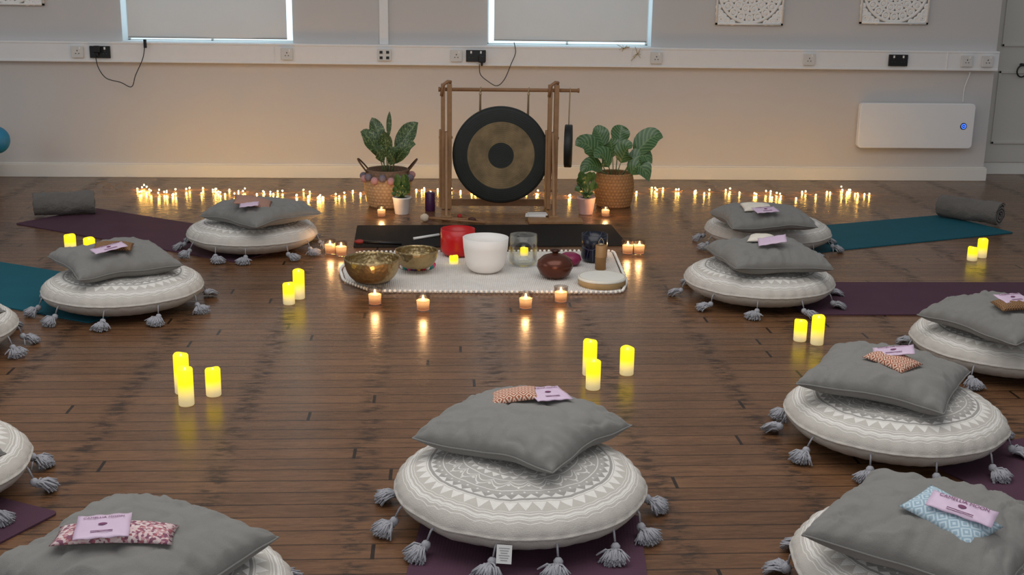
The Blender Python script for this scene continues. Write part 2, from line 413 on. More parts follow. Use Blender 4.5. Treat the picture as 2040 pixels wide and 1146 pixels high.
def plugcable(px,py,path,end):
    yy=tyf-.034; c=Q(px,py,yy); g=Geo(); g.box((c.x,yy-.002,c.z),(.05,.036,.05)); g.cyl((c.x,yy,c.z-.02),(c.x,yy,c.z-.05),.008)
    o=bev(ob('power_plug',g.mesh('plug',M_black,False)),.006)
    tag(o,'black plug with thin cable looping down the wall','plug')
    g=Geo(); g.tube(smoothpts([Q(a,b,yy) for a,b in path]),.0032,6); ob('cable',g.mesh('cable',M_blk_cord),parent=o)
    if end:
        p=Q(end[0],end[1],yy); g=Geo(); g.box((p.x,yy,p.z),(.02,.016,.06)); ob('connector',g.mesh('connector',M_black,False),parent=o)
plugcable(193,98,[(190,110),(196,135),(212,156),(240,164),(262,173),(270,150),(284,118),(288,95)],(289,87))
plugcable(960,118,[(955,128),(957,148),(972,162),(990,171),(1005,158),(1018,128),(1027,105),(1024,84)],None)
for px,py,pts in ((1243,97,8),(1270,108,9)):
    g=Geo(); c=Q(px,py,tyf-.012)
    for k in range(pts):
        a=random.uniform(0,2*pi); L=random.uniform(.02,.07)
        g.tube([c,c+Vector((L*.5*math.cos(a),-.008,L*.5*math.sin(a)+.004)),c+Vector((L*math.cos(a),-.006,L*math.sin(a)))],.002,4)
    tag(ob('dried_sprig',g.mesh('sprig',mat('dry_grass',s(176,160,120),.8))),'small dried grass sprig stuck on the trunking','dried sprig')

# heater
a=Q(1716,206,YW-.09); b=Q(1936,296,YW-.09); hw=b.x-a.x; hh=a.z-b.z+.005
hc=Vector(((a.x+b.x)/2,YW-.05,(a.z+b.z)/2))
def rrect(w,h,r,n=6):
    o=[]
    for cx,cz,a0 in((w/2-r,h/2-r,0),(-w/2+r,h/2-r,pi/2),(-w/2+r,-h/2+r,pi),(w/2-r,-h/2+r,1.5*pi)):
        for k in range(n+1): t=a0+k*pi/2/n; o.append((cx+r*math.cos(t),cz+r*math.sin(t)))
    return o
def rprism(g,w,h,r,y0,y1,cx=0,cz=0):
    o=rrect(w,h,r); n=len(g.v); m=len(o)
    for y in(y0,y1):
        for x,z in o: g.add((cx+x,y,cz+z))
    g.face(*range(n,n+m)); g.face(*range(n+2*m-1,n+m-1,-1))
    for i in range(m): j=(i+1)%m; g.face(n+i,n+m+i,n+m+j,n+j)
he=empty('panel_heater',hc); tag(he,'slim white wall mounted electric panel heater with blue display','heater')
M_heat=mat('heater_enamel',s(236,238,240),.35,var=.02)
g=Geo(); rprism(g,hw,hh,.03,-.035,.02); bev(ob('heater_body',g.mesh('heater_body',M_heat,False),parent=he),.006,3)
for sx in(-1,1):
    g=Geo(); g.box((sx*hw*.28,.035,0),(.03,.03,hh*.6)); ob('bracket',g.mesh('bracket',M_plastic,False),parent=he)
dx=Q(1920,251,YW-.09).x-hc.x
g=Geo(); RX=Matrix.Rotation(pi/2,3,'X')
g.lathe([(0,.004),(.024,.004),(.026,0)],24,(dx,-.035,0),None,RX)
g.cur=1; g.lathe([(.012,.0045),(.016,.0055),(.019,.0045)],24,(dx,-.035,0),None,RX); g.box((dx,-.0405,0),(.012,.001,.008))
ob('display',g.mesh('display',[mat('dark_glass',s(12,14,60),.1),mat('blue_led',s(40,80,255),.3,em=s(60,110,255),ems=2)]),parent=he)['label']='round dark display lit blue'
g=Geo(); p0=Q(1918,205,YW-.02)-hc; p1=Q(1930,146,YW-.02)-hc
g.tube(smoothpts([p0,(p0+p1)/2+Vector((-.015,-.01,0)),p1+Vector((.01,0,0)),p1]),.004,6); ob('power_cord',g.mesh('cord',M_plastic),parent=he)
# carved panels
def carved(px0,px1,pyb):
    a=Q(px0,pyb,YW-.02); b=Q(px1,pyb,YW-.02); w=b.x-a.x
    c=Vector((a.x+w/2,YW-.018,(a.z+b.z)/2+w/2)); g=Geo()
    h=w/2
    for k in(-1,1):
        g.box((0,0,k*(h-.007)),(w,.018,.014)); g.box((k*(h-.007),0,0),(.014,.018,w))
    def circ(cx,cz,r,t=.006,n=40,rz=None,ph=0):
        rz=rz or r
        g.tube([(cx+r*math.cos(q)*math.cos(ph)-rz*math.sin(q)*math.sin(ph),0,cz+r*math.cos(q)*math.sin(ph)+rz*math.sin(q)*math.cos(ph)) for q in [2*pi*k/n for k in range(n)]],t,6,True,1.6)
    k_=h*.93
    for rr,t in((k_,.008),(k_*.72,.007),(k_*.46,.007),(k_*.18,.009)): circ(0,0,rr,t,60)
    for N,rm,ra,rb in((20,k_*.86,k_*.12,k_*.10),(14,k_*.59,k_*.115,k_*.10),(9,k_*.32,k_*.13,k_*.09)):
        for i in range(N):
            q=2*pi*i/N; circ(rm*math.cos(q),rm*math.sin(q),ra,.0065,12,rb,q); circ(rm*math.cos(q),rm*math.sin(q),ra*.35,.006,8,rb*.35,q)
    for sx in(-1,1):
        for sz in(-1,1):
            for (u,v,r) in((.84,.84,.10),(.68,.89,.075),(.89,.68,.075),(.50,.93,.045),(.93,.50,.045),(.76,.76,.05)):
                circ(sx*u*h,sz*v*h,r*h*1.1,.0075,14); circ(sx*u*h,sz*v*h,r*h*.45,.006,10)
    o=ob('carved_wall_panel',g.mesh('carved_panel',mat('whitewashed_wood',s(246,244,240),.8,var=.05,ns=60)),c)
    tag(o,'square whitewashed carved openwork mandala wood panel hung on wall','wall art','carved wall panels')
carved(1425,1559,50); carved(1712,1848,48); carved(-46,88,10)
BR=.098; bc=Q(-9,279,YW-.42); ex=Q(-8,300,YW-.33).x
g=Geo(); g.b2((ex-.4,YW-.51,0),(ex,YW-.33,bc.z-BR)); 
tag(bev(ob('storage_box',g.mesh('box',mat('birch_box',s(150,120,90),.6),False)),.006),'low plain wooden storage box against the wall','storage box')
g=Geo(); g.sphere((0,0,0),BR,28); 
o=ob('exercise_ball',g.mesh('ball',mat('blue_rubber',s(34,128,170),.45,var=.05)),bc); tag(o,'small blue rubber exercise ball','ball')

# ---------------------------------------------------------------- mats
def yoga(p0,p1,width,length,side,m,label):
    d=(p1-p0); d.z=0; d.normalize(); n=Vector((-d.y,d.x,0))*side
    c=p0+d*length/2+n*width/2; rz=math.atan2(d.y,d.x); g=Geo()
    o_=rrect(length,width,.02,4); k=len(o_)
    for z in(0.0005,.006):
        for x,y in o_: g.add((x,y,z))
    g.face(*range(k-1,-1,-1)); g.face(*range(k,2*k))
    for i in range(k): j=(i+1)%k; g.face(i,j,k+j,k+i)
    tag(ob('yoga_mat',g.mesh('yoga_mat',m,False),(c.x,c.y,0),(0,0,rz)),label,'yoga mat')
def matmat(name,c):
    b=NB(name); x,y,z=b.sep(b.tc.outputs['Object'])
    h=b.m('ADD',b.m('SINE',b.mul(x,900.0)),b.m('SINE',b.mul(y,700.0)))
    col=b.mix(b.noise(b.tc.outputs['Object'],6),tuple(v*.85 for v in c),tuple(v*1.15 for v in c))
    b.princ(col,.85,0,b.bump(h,.2,.0015),Specular_IOR_Level=.2); return b.mat
M_pur=matmat('purple_foam',s(78,52,66)); M_teal=matmat('teal_foam',s(22,86,100)); M_bmat=matmat('black_foam',s(28,26,26))
yoga(P(30,447),P(440,519),.61,1.8,1,M_pur,'purple yoga mat under a round cushion with a rolled towel')
yoga(P(2020,465),P(1640,503),.61,1.75,-1,M_teal,'teal yoga mat under round cushion with a rolled towel')
yoga(P(178,645),P(0,612),.61,1.75,-1,M_teal,'teal yoga mat under a round cushion')
yoga(P(1600,629),P(2040,629),.61,1.75,1,M_pur,'purple yoga mat beside a round cushion')
yoga(P(1274,1030),P(1289,1150),.62,1.75,-1,M_pur,'purple yoga mat under the round cushion with a care label')
yoga(P(118,1024),P(0,1085),.61,1.75,-1,M_pur,'purple yoga mat corner under a round cushion')
yoga(P(1830,915),P(2040,1022),.61,1.75,1,M_pur,'dark purple yoga mat between two round cushions')
yoga(P(704,494),P(1252,491),.61,(P(1252,491)-P(704,494)).length,1,M_bmat,'black yoga mat in front of the gong stand')

# rug
poly=[P(716,507),P(1218,504),P(1243,565),P(1234,586),P(745,583),P(690,563),P(682,540)]
rc=sum(poly,Vector())/len(poly)
def roundpoly(pts,r=.05,n=5):
    out=[]; m=len(pts)
    for i in range(m):
        p=pts[i];a=(pts[i-1]-p);b=(pts[(i+1)%m]-p); ra=min(r,a.length*.45);rb=min(r,b.length*.45)
        A=p+a.normalized()*ra;B=p+b.normalized()*rb
        for k in range(n+1): t=k/n; out.append(A*(1-t)**2+p*2*t*(1-t)+B*t*t)
    return out
rp=[q-rc for q in roundpoly(poly)]
g=Geo(); k=len(rp)
for z in(.0005,.010):
    for q in rp: g.add((q.x,q.y,z))
c0=g.add((0,0,.0115))
g.face(*range(k-1,-1,-1))
for i in range(k): j=(i+1)%k; g.face(i,j,k+j,k+i); g.face(k+i,k+j,c0)
rug=ob('rug',g.mesh('rug',rug_mat(),False),rc); tag(rug,'white woven cotton rug with pompom edging under the singing bowls','rug')
g=Geo(); per=rp+[rp[0]]; acc=0
for a,b in zip(per,per[1:]):
    L=(b-a).length; t=0
    while acc+ (L-t)>=.024:
        t+= .024-acc; acc=0; q=a.lerp(b,t/L); o_=q.normalized()*.014
        g.sphere((q.x+o_.x,q.y+o_.y,.011),.0085,8)
    acc+=L-t
o=ob('pompom_trim',g.mesh('pompoms',mat('cream_wool',s(240,236,228),.95,bs=200)),parent=rug); o['kind']='stuff'

# ---------------------------------------------------------------- floor cushions
def cushion_mesh(seed):
    g=Geo(); n=144; K=20
    rs=[0]+[RC*math.sin(i/K*pi/2) for i in range(1,K)]
    pr=[(r,-HT*max(0,1-(r/RC)**3.0)**.5) for r in rs]+[(RC,-.003),(RC+.004,-.002),(RC+.004,.002),(RC,.003)]+[(r,HT*max(0,1-(r/RC)**2.8)**.48) for r in rs[::-1]]
    def mod(r,z,a):
        q=noise.noise(Vector((math.cos(a)*3,math.sin(a)*3,seed)))
        e=(r/RC)**4*(1-abs(z)/HT*.3)
        pk=math.sin(a*40+3*q)*.005*e*(1 if abs(z)>.004 else .2)
        l=noise.noise(Vector((r*math.cos(a)*7,r*math.sin(a)*7,seed+5)))*.012+noise.noise(Vector((r*math.cos(a)*18,r*math.sin(a)*18,seed+5)))*.004
        rr=r*(1+.026*q*r/RC)+pk*.5
        zz=HT+z+(pk*.6+l*(1-(r/RC)**6)*(z>0))
        if z<-HT*.93: zz=.001
        return rr,max(.001,zz)
    g.lathe(pr,n,(0,0,0),mod); return g
M_mand=mandala_mat(); M_tas=mat('tassel_wool',s(158,158,164),.95,var=.15,ns=60,bs=250,bstr=.5)
cush_meshes=[cushion_mesh(k*3.1).mesh('floor_cushion',M_mand) for k in range(3)]
def tassel_mesh(seed):
    rnd=random.Random(seed); g=Geo(); yaw=rnd.uniform(-.7,.7)
    hx,hz=.006+rnd.uniform(0,.010),-.052
    g.tube([(-.012,0,0),(.000,0,-.014),(hx-.004,0,hz+.014)],.003,5)
    g.sphere((hx,0,hz),.0135,10)
    g.lathe([(.010,-.003),(.0125,0),(.010,.003)],10,(hx+.007*math.cos(yaw),.007*math.sin(yaw),hz-.007),None,Matrix.Rotation(yaw,3,'Z')@Matrix.Rotation(pi/2+.4,3,'Y'))
    for k in range(170):
        a=yaw+rnd.gauss(0,.40); ln=rnd.uniform(.040,.056); o=Vector((hx+.008*math.cos(yaw)+rnd.uniform(-.004,.004),.008*math.sin(yaw)+rnd.uniform(-.009,.009),hz-.006+rnd.uniform(-.007,.007)))
        e=Vector((o.x+ln*math.cos(a),o.y+ln*math.sin(a),rnd.uniform(-.082,-.060)))
        m=(o+e)/2+Vector((0,rnd.uniform(-.003,.003),.006+rnd.uniform(-.002,.006)))
        g.tube([o,m,e],[.0026,.0030,.0022],4)
    return g.mesh('tassel',M_tas)
tms=[tassel_mesh(k) for k in range(6)]
M_label=mat('care_label_cloth',s(225,225,222),.8,var=.03); M_ink=mat('grey_ink',s(140,140,142),.8)
def cushion(px,py,rot,mi=0,ntas=12,label='round light grey floor cushion with white mandala print and tassels'):
    p=P(px,py,HT); o=ob('floor_cushion',cush_meshes[mi],(p.x,p.y,.006),(0,0,rot))
    tag(o,label,'floor cushion','round mandala floor cushions')
    for k in range(ntas):
        a=2*pi*k/ntas+random.uniform(-.07,.07)
        ob('tassel',random.choice(tms),((RC+.002)*math.cos(a),(RC+.002)*math.sin(a),.080),(0,0,a+random.uniform(-.5,.5)),o)
    return o
cA=cushion(503,465,.1,0,label='round mandala floor cushion on a purple mat near fairy lights')
cB=cushion(247,574,.35,1,10,label='round mandala floor cushion on a teal mat')
cC=cushion(1529,462,.2,2,10,label='round mandala floor cushion on a teal mat')
cD=cushion(1511,560,.0,0,10,label='round mandala floor cushion behind a purple mat')
cE=cushion(1996,684,.3,1)
cF=cushion(1781,832,.15,2,11)
cG=cushion(1036,968,math.radians(3),0,13,label='round mandala floor cushion on a purple mat with a care label')
cH=cushion(1868,1134,.25,1)
cI=cushion(275,1206,.2,2)
cJ=cushion(-198,934,.03,0)
cK=cushion(-154,660,-.2,1)
t=P(1010,1090,.05); lw=cG.matrix_basis.inverted()@Vector((t.x,t.y,.05)); an=math.atan2(lw.y,lw.x)
lb=empty('care_label',((RC+.012)*math.cos(an),(RC+.012)*math.sin(an),.080),an); lb.parent=cG
g=Geo(); g.box((.008,0,-.025),(.0015,.040,.048),Matrix.Rotation(-.35,3,'Y')); ob('cloth_tag',g.mesh('tag',M_label,False),parent=lb)['label']='white washing instruction label'
g=Geo()
for i in range(6):
    zz=-.010-.0058*i; g.box((.0094+(-.025-zz)*.36,0,zz),(.0006,.028-.005*(i%3),.0014),Matrix.Rotation(-.35,3,'Y'))
o=ob('printed_text',g.mesh('print',M_ink,False),parent=lb)

# ---------------------------------------------------------------- pillows
M_pil=fabric('grey_cotton',s(121,119,115),.06,7,.008)
TP=.070
def pillow_mesh(seed,a=.236,T=TP,Bt=.046,n=72):
    g=Geo(); idx={}
    def pos(u,v,top):
        cr=1-.012*(u*u*v*v)**3
        x=a*u*(1-.064*(1-v*v)*abs(u)**1.5)*cr; y=a*v*(1-.064*(1-u*u)*abs(v)**1.5)*cr
        x+=.007*noise.noise(Vector((v*2.5,u*1.5,seed+20)))*abs(u); y+=.007*noise.noise(Vector((u*2.5,v*1.5,seed+30)))*abs(v)
        w=(max(0,1-abs(u)**3.4)**.52)*(max(0,1-abs(v)**3.4)**.52)
        r2=(x*x+y*y)
        nz=noise.noise(Vector((x*7,y*7,seed)))*.011+noise.noise(Vector((x*20,y*20,seed+4)))*.0035
        wx=x+.04*noise.noise(Vector((x*6,y*6,seed+7))); wy=y+.04*noise.noise(Vector((x*6,y*6,seed+8)))
        rid=(1-abs(noise.noise(Vector((wx*11+3,wy*7,seed+2)))))**9*.007
        rid-=(1-abs(noise.noise(Vector((wx*6,wy*12,seed+12)))))**11*.008
        edge=max(abs(u),abs(v))
        gather=.005*math.sin(26*(u if abs(v)>abs(u) else v)+6*noise.noise(Vector((u*2,v*2,seed))))*max(0,(edge-.5)/.5)*(1-edge)**.3*1.6
        z=(T*w**.82+(nz+rid)*min(1,w*2.0)+gather) if top else (-Bt*w**.8)
        z+= -.09*r2 + .020*noise.noise(Vector((u*1.3,v*1.3,seed+9)))*min(1,r2*20)
        return (x,y,z)
    for top in(1,0):
        for i in range(n+1):
            for j in range(n+1):
                if not top and (i in(0,n) or j in(0,n)): idx[(0,i,j)]=idx[(1,i,j)]; continue
                u=math.sin((i/n-.5)*pi) ; v=math.sin((j/n-.5)*pi); u=.5*u+.5*(2*i/n-1); v=.5*v+.5*(2*j/n-1)
                idx[(top,i,j)]=g.add(pos(u,v,top))
    for top in(1,0):
        for i in range(n):
            for j in range(n):
                q=(idx[(top,i,j)],idx[(top,i+1,j)],idx[(top,i+1,j+1)],idx[(top,i,j+1)])
                g.face(*(q if top else q[::-1]))
    path=[idx[(1,i,0)] for i in range(n)]+[idx[(1,n,j)] for j in range(n)]+[idx[(1,i,n)] for i in range(n,0,-1)]+[idx[(1,0,j)] for j in range(n,0,-1)]
    g.tube([g.v[k]*1.006 for k in path],.0028,5,True)
    return g.mesh('pillow',M_pil)
pms=[pillow_mesh(k*2.7+1) for k in range(4)]
ZP=.006+HT*2+.042
def pillow(px,py,diag,mi,label='square dark grey cotton pillow lying on a floor cushion'):
    p=P(px,py,ZP); o=ob('pillow',pms[mi],(p.x,p.y,ZP),(0,0,math.radians(diag+45)))
    tag(o,label,'pillow','grey square pillows'); return o
pA=pillow(520,424,4,0,'square dark grey pillow holding a red patterned eye pillow')
pB=pillow(228,517,-12,1,'square dark grey pillow holding a brown patterned eye pillow')
pC=pillow(1519,434,47,2,'square dark grey pillow holding a cream eye pillow and packet')
pD=pillow(1528,510,50,3,'square dark grey pillow holding a cream eye pillow and packet')
pE=pillow(2002,634,-18,0,'square dark grey pillow holding a golden brown eye pillow')
pF=pillow(1763,749,12,1,'square dark grey pillow holding an orange lattice eye pillow')
pG=pillow(1046,850,9,2,'square dark grey pillow holding an orange lattice eye pillow and packet')
pH=pillow(1856,1050,5,3,'square dark grey pillow holding a light blue eye pillow')
pI=pillow(262,1104,17,1,'square dark grey pillow holding a pink floral eye pillow')
pJ=pillow(-236,900,0,0); pK=pillow(-168,615,5,2)

bpy.context.view_layer.update()
def drop(pil,px,py):
    # surface point of the pillow where the small item was surveyed
    M=pil.matrix_basis; Mi=M.inverted(); o=Mi@Vector((0,0,H)); d=(Mi.to_3x3()@ray(px,py)).normalized()
    ok,loc,nor,_=pil.ray_cast(o,d)
    if not ok:
        p=P(px,py,ZP+TP*.8); ok,loc,nor,_=pil.ray_cast(Mi@Vector((p.x,p.y,1)),Vector((0,0,-1)))
        if not ok: return p,Vector((0,0,1))
    nor=(M.to_3x3()@nor).normalized(); nor=(nor*.42+Vector((0,-.05,.58))).normalized()
    return M@loc,nor
def orient(o,loc,nor,rz,off=0):
    q=Vector((0,0,1)).rotation_difference(nor).to_matrix().to_4x4()
    o.matrix_world=Matrix.Translation(loc+nor*off)@q@Matrix.Rotation(math.radians(rz),4,'Z')
def puff(L,W,T,m,name,n=20):
    g=Geo(); ix={}
    for top in(1,0):
        for i in range(n+1):
            for j in range(n+1):
                if not top and (i in(0,n) or j in(0,n)): ix[(0,i,j)]=ix[(1,i,j)]; continue
                u=2*i/n-1;v=2*j/n-1; w=(1-abs(u)**3)**.5*(1-abs(v)**2.6)**.5
                ix[(top,i,j)]=g.add((L/2*u*(1-.04*(1-v*v)),W/2*v*(1-.07*(1-u*u)),(T if top else -T*.35)*w-.35*(L/2*u)**2+.002*noise.noise(Vector((u*3,v*3,L*9)))*w))
    for top in(1,0):
        for i in range(n):
            for j in range(n):
                q=(ix[(top,i,j)],ix[(top,i+1,j)],ix[(top,i+1,j+1)],ix[(top,i,j+1)]); g.face(*(q if top else q[::-1]))
    return g.mesh(name,m)
M_or=pattern_mat('orange_lattice_cotton',s(152,86,60),s(214,188,170),34)
M_brn=pattern_mat('brown_gold_cotton',s(84,54,34),s(160,122,80),45)
M_blu=pattern_mat('blue_lattice_cotton',s(146,170,184),s(186,203,212),30)
M_cre=mat('cream_cotton',s(222,214,200),.9,bs=60); M_redp=pattern_mat('red_pattern_cotton',s(120,50,44),s(196,168,148),50)
M_flo=floral_mat('pink_floral_cotton',[s(206,182,182),s(158,92,100),s(188,140,146),s(126,78,98),s(214,196,194)])
def eyep(pil,px,py,L,W,rz,m,label):
    loc,nor=drop(pil,px,py); o=ob('eye_pillow',puff(L,W,.020,m,'eye_pillow')); orient(o,loc,nor,rz,.011)
    tag(o,label,'eye pillow','small eye pillows')
M_pk=mat('lilac_paper',s(206,182,204),.45,var=.04,bs=30,bstr=.3); M_pt=mat('plum_ink',s(110,50,90),.6)
def text(body,size,m,parent,loc,rz=0):
    c=bpy.data.curves.new('t','FONT'); c.body=body; c.size=size; c.align_x='CENTER'; c.align_y='CENTER'; c.extrude=.0002
    t=bpy.data.objects.new('t',c); sc.collection.objects.link(t); bpy.context.view_layer.update()
    me=bpy.data.meshes.new_from_object(t.evaluated_get(bpy.context.evaluated_depsgraph_get())); bpy.data.objects.remove(t)
    me.materials.clear(); me.materials.append(m)
    o=ob('printed_text',me,loc,(0,0,rz),parent); return o
def packet(pil,px,py,L,W,rz,off=.030,txt=True):
    loc,nor=drop(pil,px,py+off*520)
    g=Geo(); n=12
    for i in range(n+1):
        for j in range(n+1):
            u=2*i/n-1;v=2*j/n-1; g.add((L/2*u,W/2*v,.004*(1-u**4)*(1-v**4)+.0012*math.sin(u*9+v*4)))
    for i in range(n):
        for j in range(n): k=i*(n+1)+j; g.face(k,k+n+1,k+n+2,k+1)
    o=ob('sachet_packet',g.mesh('packet',M_pk)); m=o.modifiers.new('s','SOLIDIFY'); m.thickness=.002; orient(o,loc,nor,rz,off)
    tag(o,'flat lilac paper tea sachet lying on an eye pillow','packet','lilac sachets')
    if txt:
        text('CAMELLIA MOON',L*.095,M_pt,o,(0,W*.28,.0056))
        g=Geo(); g.sphere((0,0,.0052),.009,12,(1.1,.7,.1)); ob('emblem',g.mesh('emblem',M_pt),parent=o)['label']='small plum oval emblem'
        for q in(0,1):
            g=Geo(); g.box((0,-W*.28-q*.006,.0048),(L*.4,.0015,.0006)); ob('fine_print',g.mesh('lines',M_pt,False),parent=o)
eyep(pG,1026,796,.145,.11,-3,M_or,'orange and cream lattice cotton eye pillow on grey pillow'); packet(pG,1090,786,.115,.11,20,.022)
eyep(pF,1777,724,.16,.11,-58,M_or,'orange and cream lattice cotton eye pillow on grey pillow'); packet(pF,1782,700,.13,.08,-18,.032)
eyep(pE,2016,614,.14,.09,8,M_brn,'golden brown patterned cotton eye pillow'); packet(pE,2014,592,.12,.08,14,.030)
eyep(pI,230,1072,.26,.10,3,M_flo,'pink floral cotton eye pillow on grey pillow'); packet(pI,207,1058,.115,.12,10,.032)
eyep(pH,1892,1034,.20,.12,-58,M_blu,'light blue geometric cotton eye pillow'); packet(pH,1912,1018,.15,.06,-38,.036)
eyep(pB,226,496,.17,.12,8,M_brn,'brown patterned cotton eye pillow'); packet(pB,218,490,.15,.06,40,.032)
eyep(pA,503,406,.2,.12,3,M_redp,'red and cream patterned cotton eye pillow'); packet(pA,498,402,.10,.06,5,.030,False)
eyep(pC,1508,417,.17,.12,0,M_cre,'cream cotton eye pillow'); packet(pC,1524,412,.13,.08,10,.032)
eyep(pD,1516,480,.12,.15,-20,M_cre,'cream cotton eye pillow'); packet(pD,1540,474,.13,.08,-12,.030,False)

# ---------------------------------------------------------------- towel rolls
M_towel=fabric('grey_towelling',s(104,99,94),.25,60,.01)
def towel(px,py,rz,L,label):
    g=Geo(); turns=3.2; n=90; Rm=.078; nl=40
    def sp(k,th): 
        t=k/n; a=-t*turns*2*pi; r=.012+(Rm-.012)*t+th
        return Vector((0,r*math.cos(a+2.0),r*math.sin(a+2.0)))
    ring=[sp(k,.004) for k in range(n+1)]+[sp(k,-.010) for k in range(n,-1,-1)]; m=len(ring)
    for i in range(nl+1):
        x=(i/nl-.5)*L
        for q in ring:
            e=noise.noise(Vector((x*14,q.y*30,q.z*30)))*.006+noise.noise(Vector((x*70,q.y*70,q.z*70)))*.003
            v=q*(1+e/.06); v.z*=.93; g.add((x+ noise.noise(q*30)*.008*(1 if i in(0,nl) else 0),v.y,v.z))
    for i in range(nl):
        for k in range(m): j=(k+1)%m; g.face(i*m+k,i*m+j,(i+1)*m+j,(i+1)*m+k)
    for base,fl in((0,1),(nl*m,0)):
        for k in range(n):
            q=(base+k,base+k+1,base+m-2-k,base+m-1-k); g.face(*(q if fl else q[::-1]))
    zmin=min(v.z for v in g.v); p=P(px,py)
    tag(ob('rolled_towel',g.mesh('towel',M_towel),(p.x,p.y,-zmin+.006),(0,0,math.radians(rz))),label,'rolled towel','rolled grey towels')
towel(130,430,16,.36,'rolled dark grey towel on the end of a purple mat')
towel(1930,442,-48,.40,'rolled dark grey towel on the end of a teal mat')

# ---------------------------------------------------------------- pillar candles
pcache={}
def pillar(px,py,h,r=.0275):
    key=round(h,3),r
    if key not in pcache:
        g=Geo(); n=36
        def mod(rr,z,a):
            if z>h*.9: z=z+.0022*math.sin(a+.6)+.0012*math.sin(3*a)
            return rr*(1+.01*math.sin(a*5)*(z>0.01)),z
        g.lathe([(0,0),(r*.93,0),(r,.004),(r,h*.3),(r,h*.6),(r,h-.006),(r-.003,h-.001),(r-.006,h-.003),(r-.010,h-.014),(0,h-.017)],n,(0,0,0),mod)
        f=Geo(); f.lathe([(0,h-.017),(.0035,h-.014),(.0045,h-.008),(.003,h-.001),(0,h+.002)],12)
        cm=candle_mat('led_candle_wax_%d'%int(h*1000),h)
        fm=mat('led_flame',s(255,220,120),.4,em=s(255,200,70),ems=6)
        pcache[key]=(g.mesh('candle',cm),f.mesh('flame',fm))
    a,b=pcache[key]; p=P(px,py); o=ob('led_candle',a,p+Vector((0,0,.0005)),(0,0,random.uniform(0,6)))
    tag(o,('tall' if h>.12 else 'short')+' ivory flameless pillar candle glowing yellow on floor','candle','flameless pillar candles'); ob('flame',b,parent=o)
for c in ((141,498,.085,.031),(179,501,.075,.031),(576,606,.10),(596,595,.14),(364,783,.15),(372,807,.14),(426,788,.105),(1174,747,.14),(1181,775,.115),(1248,746,.11),(1593,679,.092),(1627,686,.125),(1936,519,.075),(1955,513,.107)): pillar(*c)
pillar(904,529,.055,.024); pillar(1044,512,.055,.022)

# ---------------------------------------------------------------- glass votives
g=Geo(); g.lathe([(0,.0005),(.027,.0005),(.030,.004),(.035,.080),(.0325,.080),(.028,.012),(0,.012)],32); VG=g.mesh('glass_cup',glass_mat('clear_glass',(.98,.95,.91),.08,.45))
wb=NB('lit_wax'); _,_,z=wb.sep(wb.tc.outputs['Object']); f=wb.smooth(z,.012,.045); nn=wb.noise(wb.tc.outputs['Object'],30)
wb.princ(s(220,170,140),.5,0,None,Emission_Color=wb.mix(f,s(235,150,100),s(255,196,120)),Emission_Strength=wb.m('ADD',wb.mul(f,.9),wb.m('ADD',.45,wb.mul(nn,.2))))
g=Geo(); g.lathe([(0,.009),(.0272,.009),(.0305,.052),(.027,.054),(0,.049)],28); VW=g.mesh('wax',wb.mat)
g=Geo(); g.lathe([(0,.050),(.004,.054),(.006,.060),(.004,.069),(0,.077)],12); VF=g.mesh('flame',mat('flame_glow',s(255,230,150),.4,em=s(255,205,110),ems=22))
def votive(px,py,sc_=1.0):
    p=P(px,py); r=ob('votive_candle',VG,p,(0,0,0),None,(sc_,)*3); tag(r,'lit votive candle in a clear glass cup','candle','glass votive candles')
    ob('wax',VW,parent=r); ob('flame',VF,parent=r)
    L=bpy.data.lights.new('candle_light','POINT'); L.energy=.8; L.color=(1,.56,.24); L.shadow_soft_size=.012
    lo=bpy.data.objects.new('candle_light',L); sc.collection.objects.link(lo); lo.location=p+Vector((0,0,.070)); 
for c in ((658,506),(680,510),(747,608),(843,620),(1047,616),(1117,603),(1250,507),(1273,507),(760,432,.85),(1206,432,.85)): votive(*c)

# ---------------------------------------------------------------- instruments on the rug
ZR=.012
def bowlprof(R,h,t,foot,curve=.5,lip=0):
    N=14; out=[]
    for i in range(N+1):
        a=i/N; r=foot+(R-foot)*math.sin(a*pi/2)**curve; z=h*(1-math.cos(a*pi/2))**.9
        out.append((r,z))
    inn=[(max(r-t,0),z+t*(1-k/N)) for k,(r,z) in enumerate(out)]
    out[-1]=(R+lip,h); 
    return [(0,0)]+out+[(R+lip-t*.5,h+.001)]+inn[::-1]+[(0,t)]
bb=NB('hammered_brass'); vo=bb.n('ShaderNodeTexVoronoi'); bb.nt.links.new(bb.tc.outputs['Object'],vo.inputs[0]); vo.inputs['Scale'].default_value=55
bb.princ(bb.mix(bb.noise(bb.tc.outputs['Object'],14),s(118,100,70),s(198,174,128)),.33,.85,bb.bump(vo.outputs['Distance'],.5,.006)); M_brass=bb.mat
def lathe_obj(name,prof,m,px,py,z,label,cat,n=56,group=None):
    g=Geo(); g.lathe(prof,n); p=P(px,py,z); o=ob(name,g.mesh(name,m),p); tag(o,label,cat,group); return o
p=P(742,560,ZR); g=Geo()
g.tube([(.075*math.cos(a),.075*math.sin(a),.019) for a in [k*2*pi/28 for k in range(28)]],.021,10,True,.85)
o=ob('ring_cushion',g.mesh('ring_cushion',fabric('black_brocade',s(34,26,26),.3,40)),p); tag(o,'dark fabric ring cushion under a brass singing bowl','ring cushion')
lathe_obj('singing_bowl',bowlprof(.137,.118,.005,.05,.75),M_brass,742,560,ZR+.030,'large hammered brass singing bowl on a dark ring cushion','singing bowl')
p=P(830,532,ZR); g=Geo(); cols=[s(200,40,50),s(240,235,230),s(40,150,140),s(220,90,140),s(90,60,120),s(235,180,60)]
for k in range(22):
    a=2*pi*k/22; g.cur=k%6; g.sphere((.088*math.cos(a),.088*math.sin(a),.0135),.0135,10)
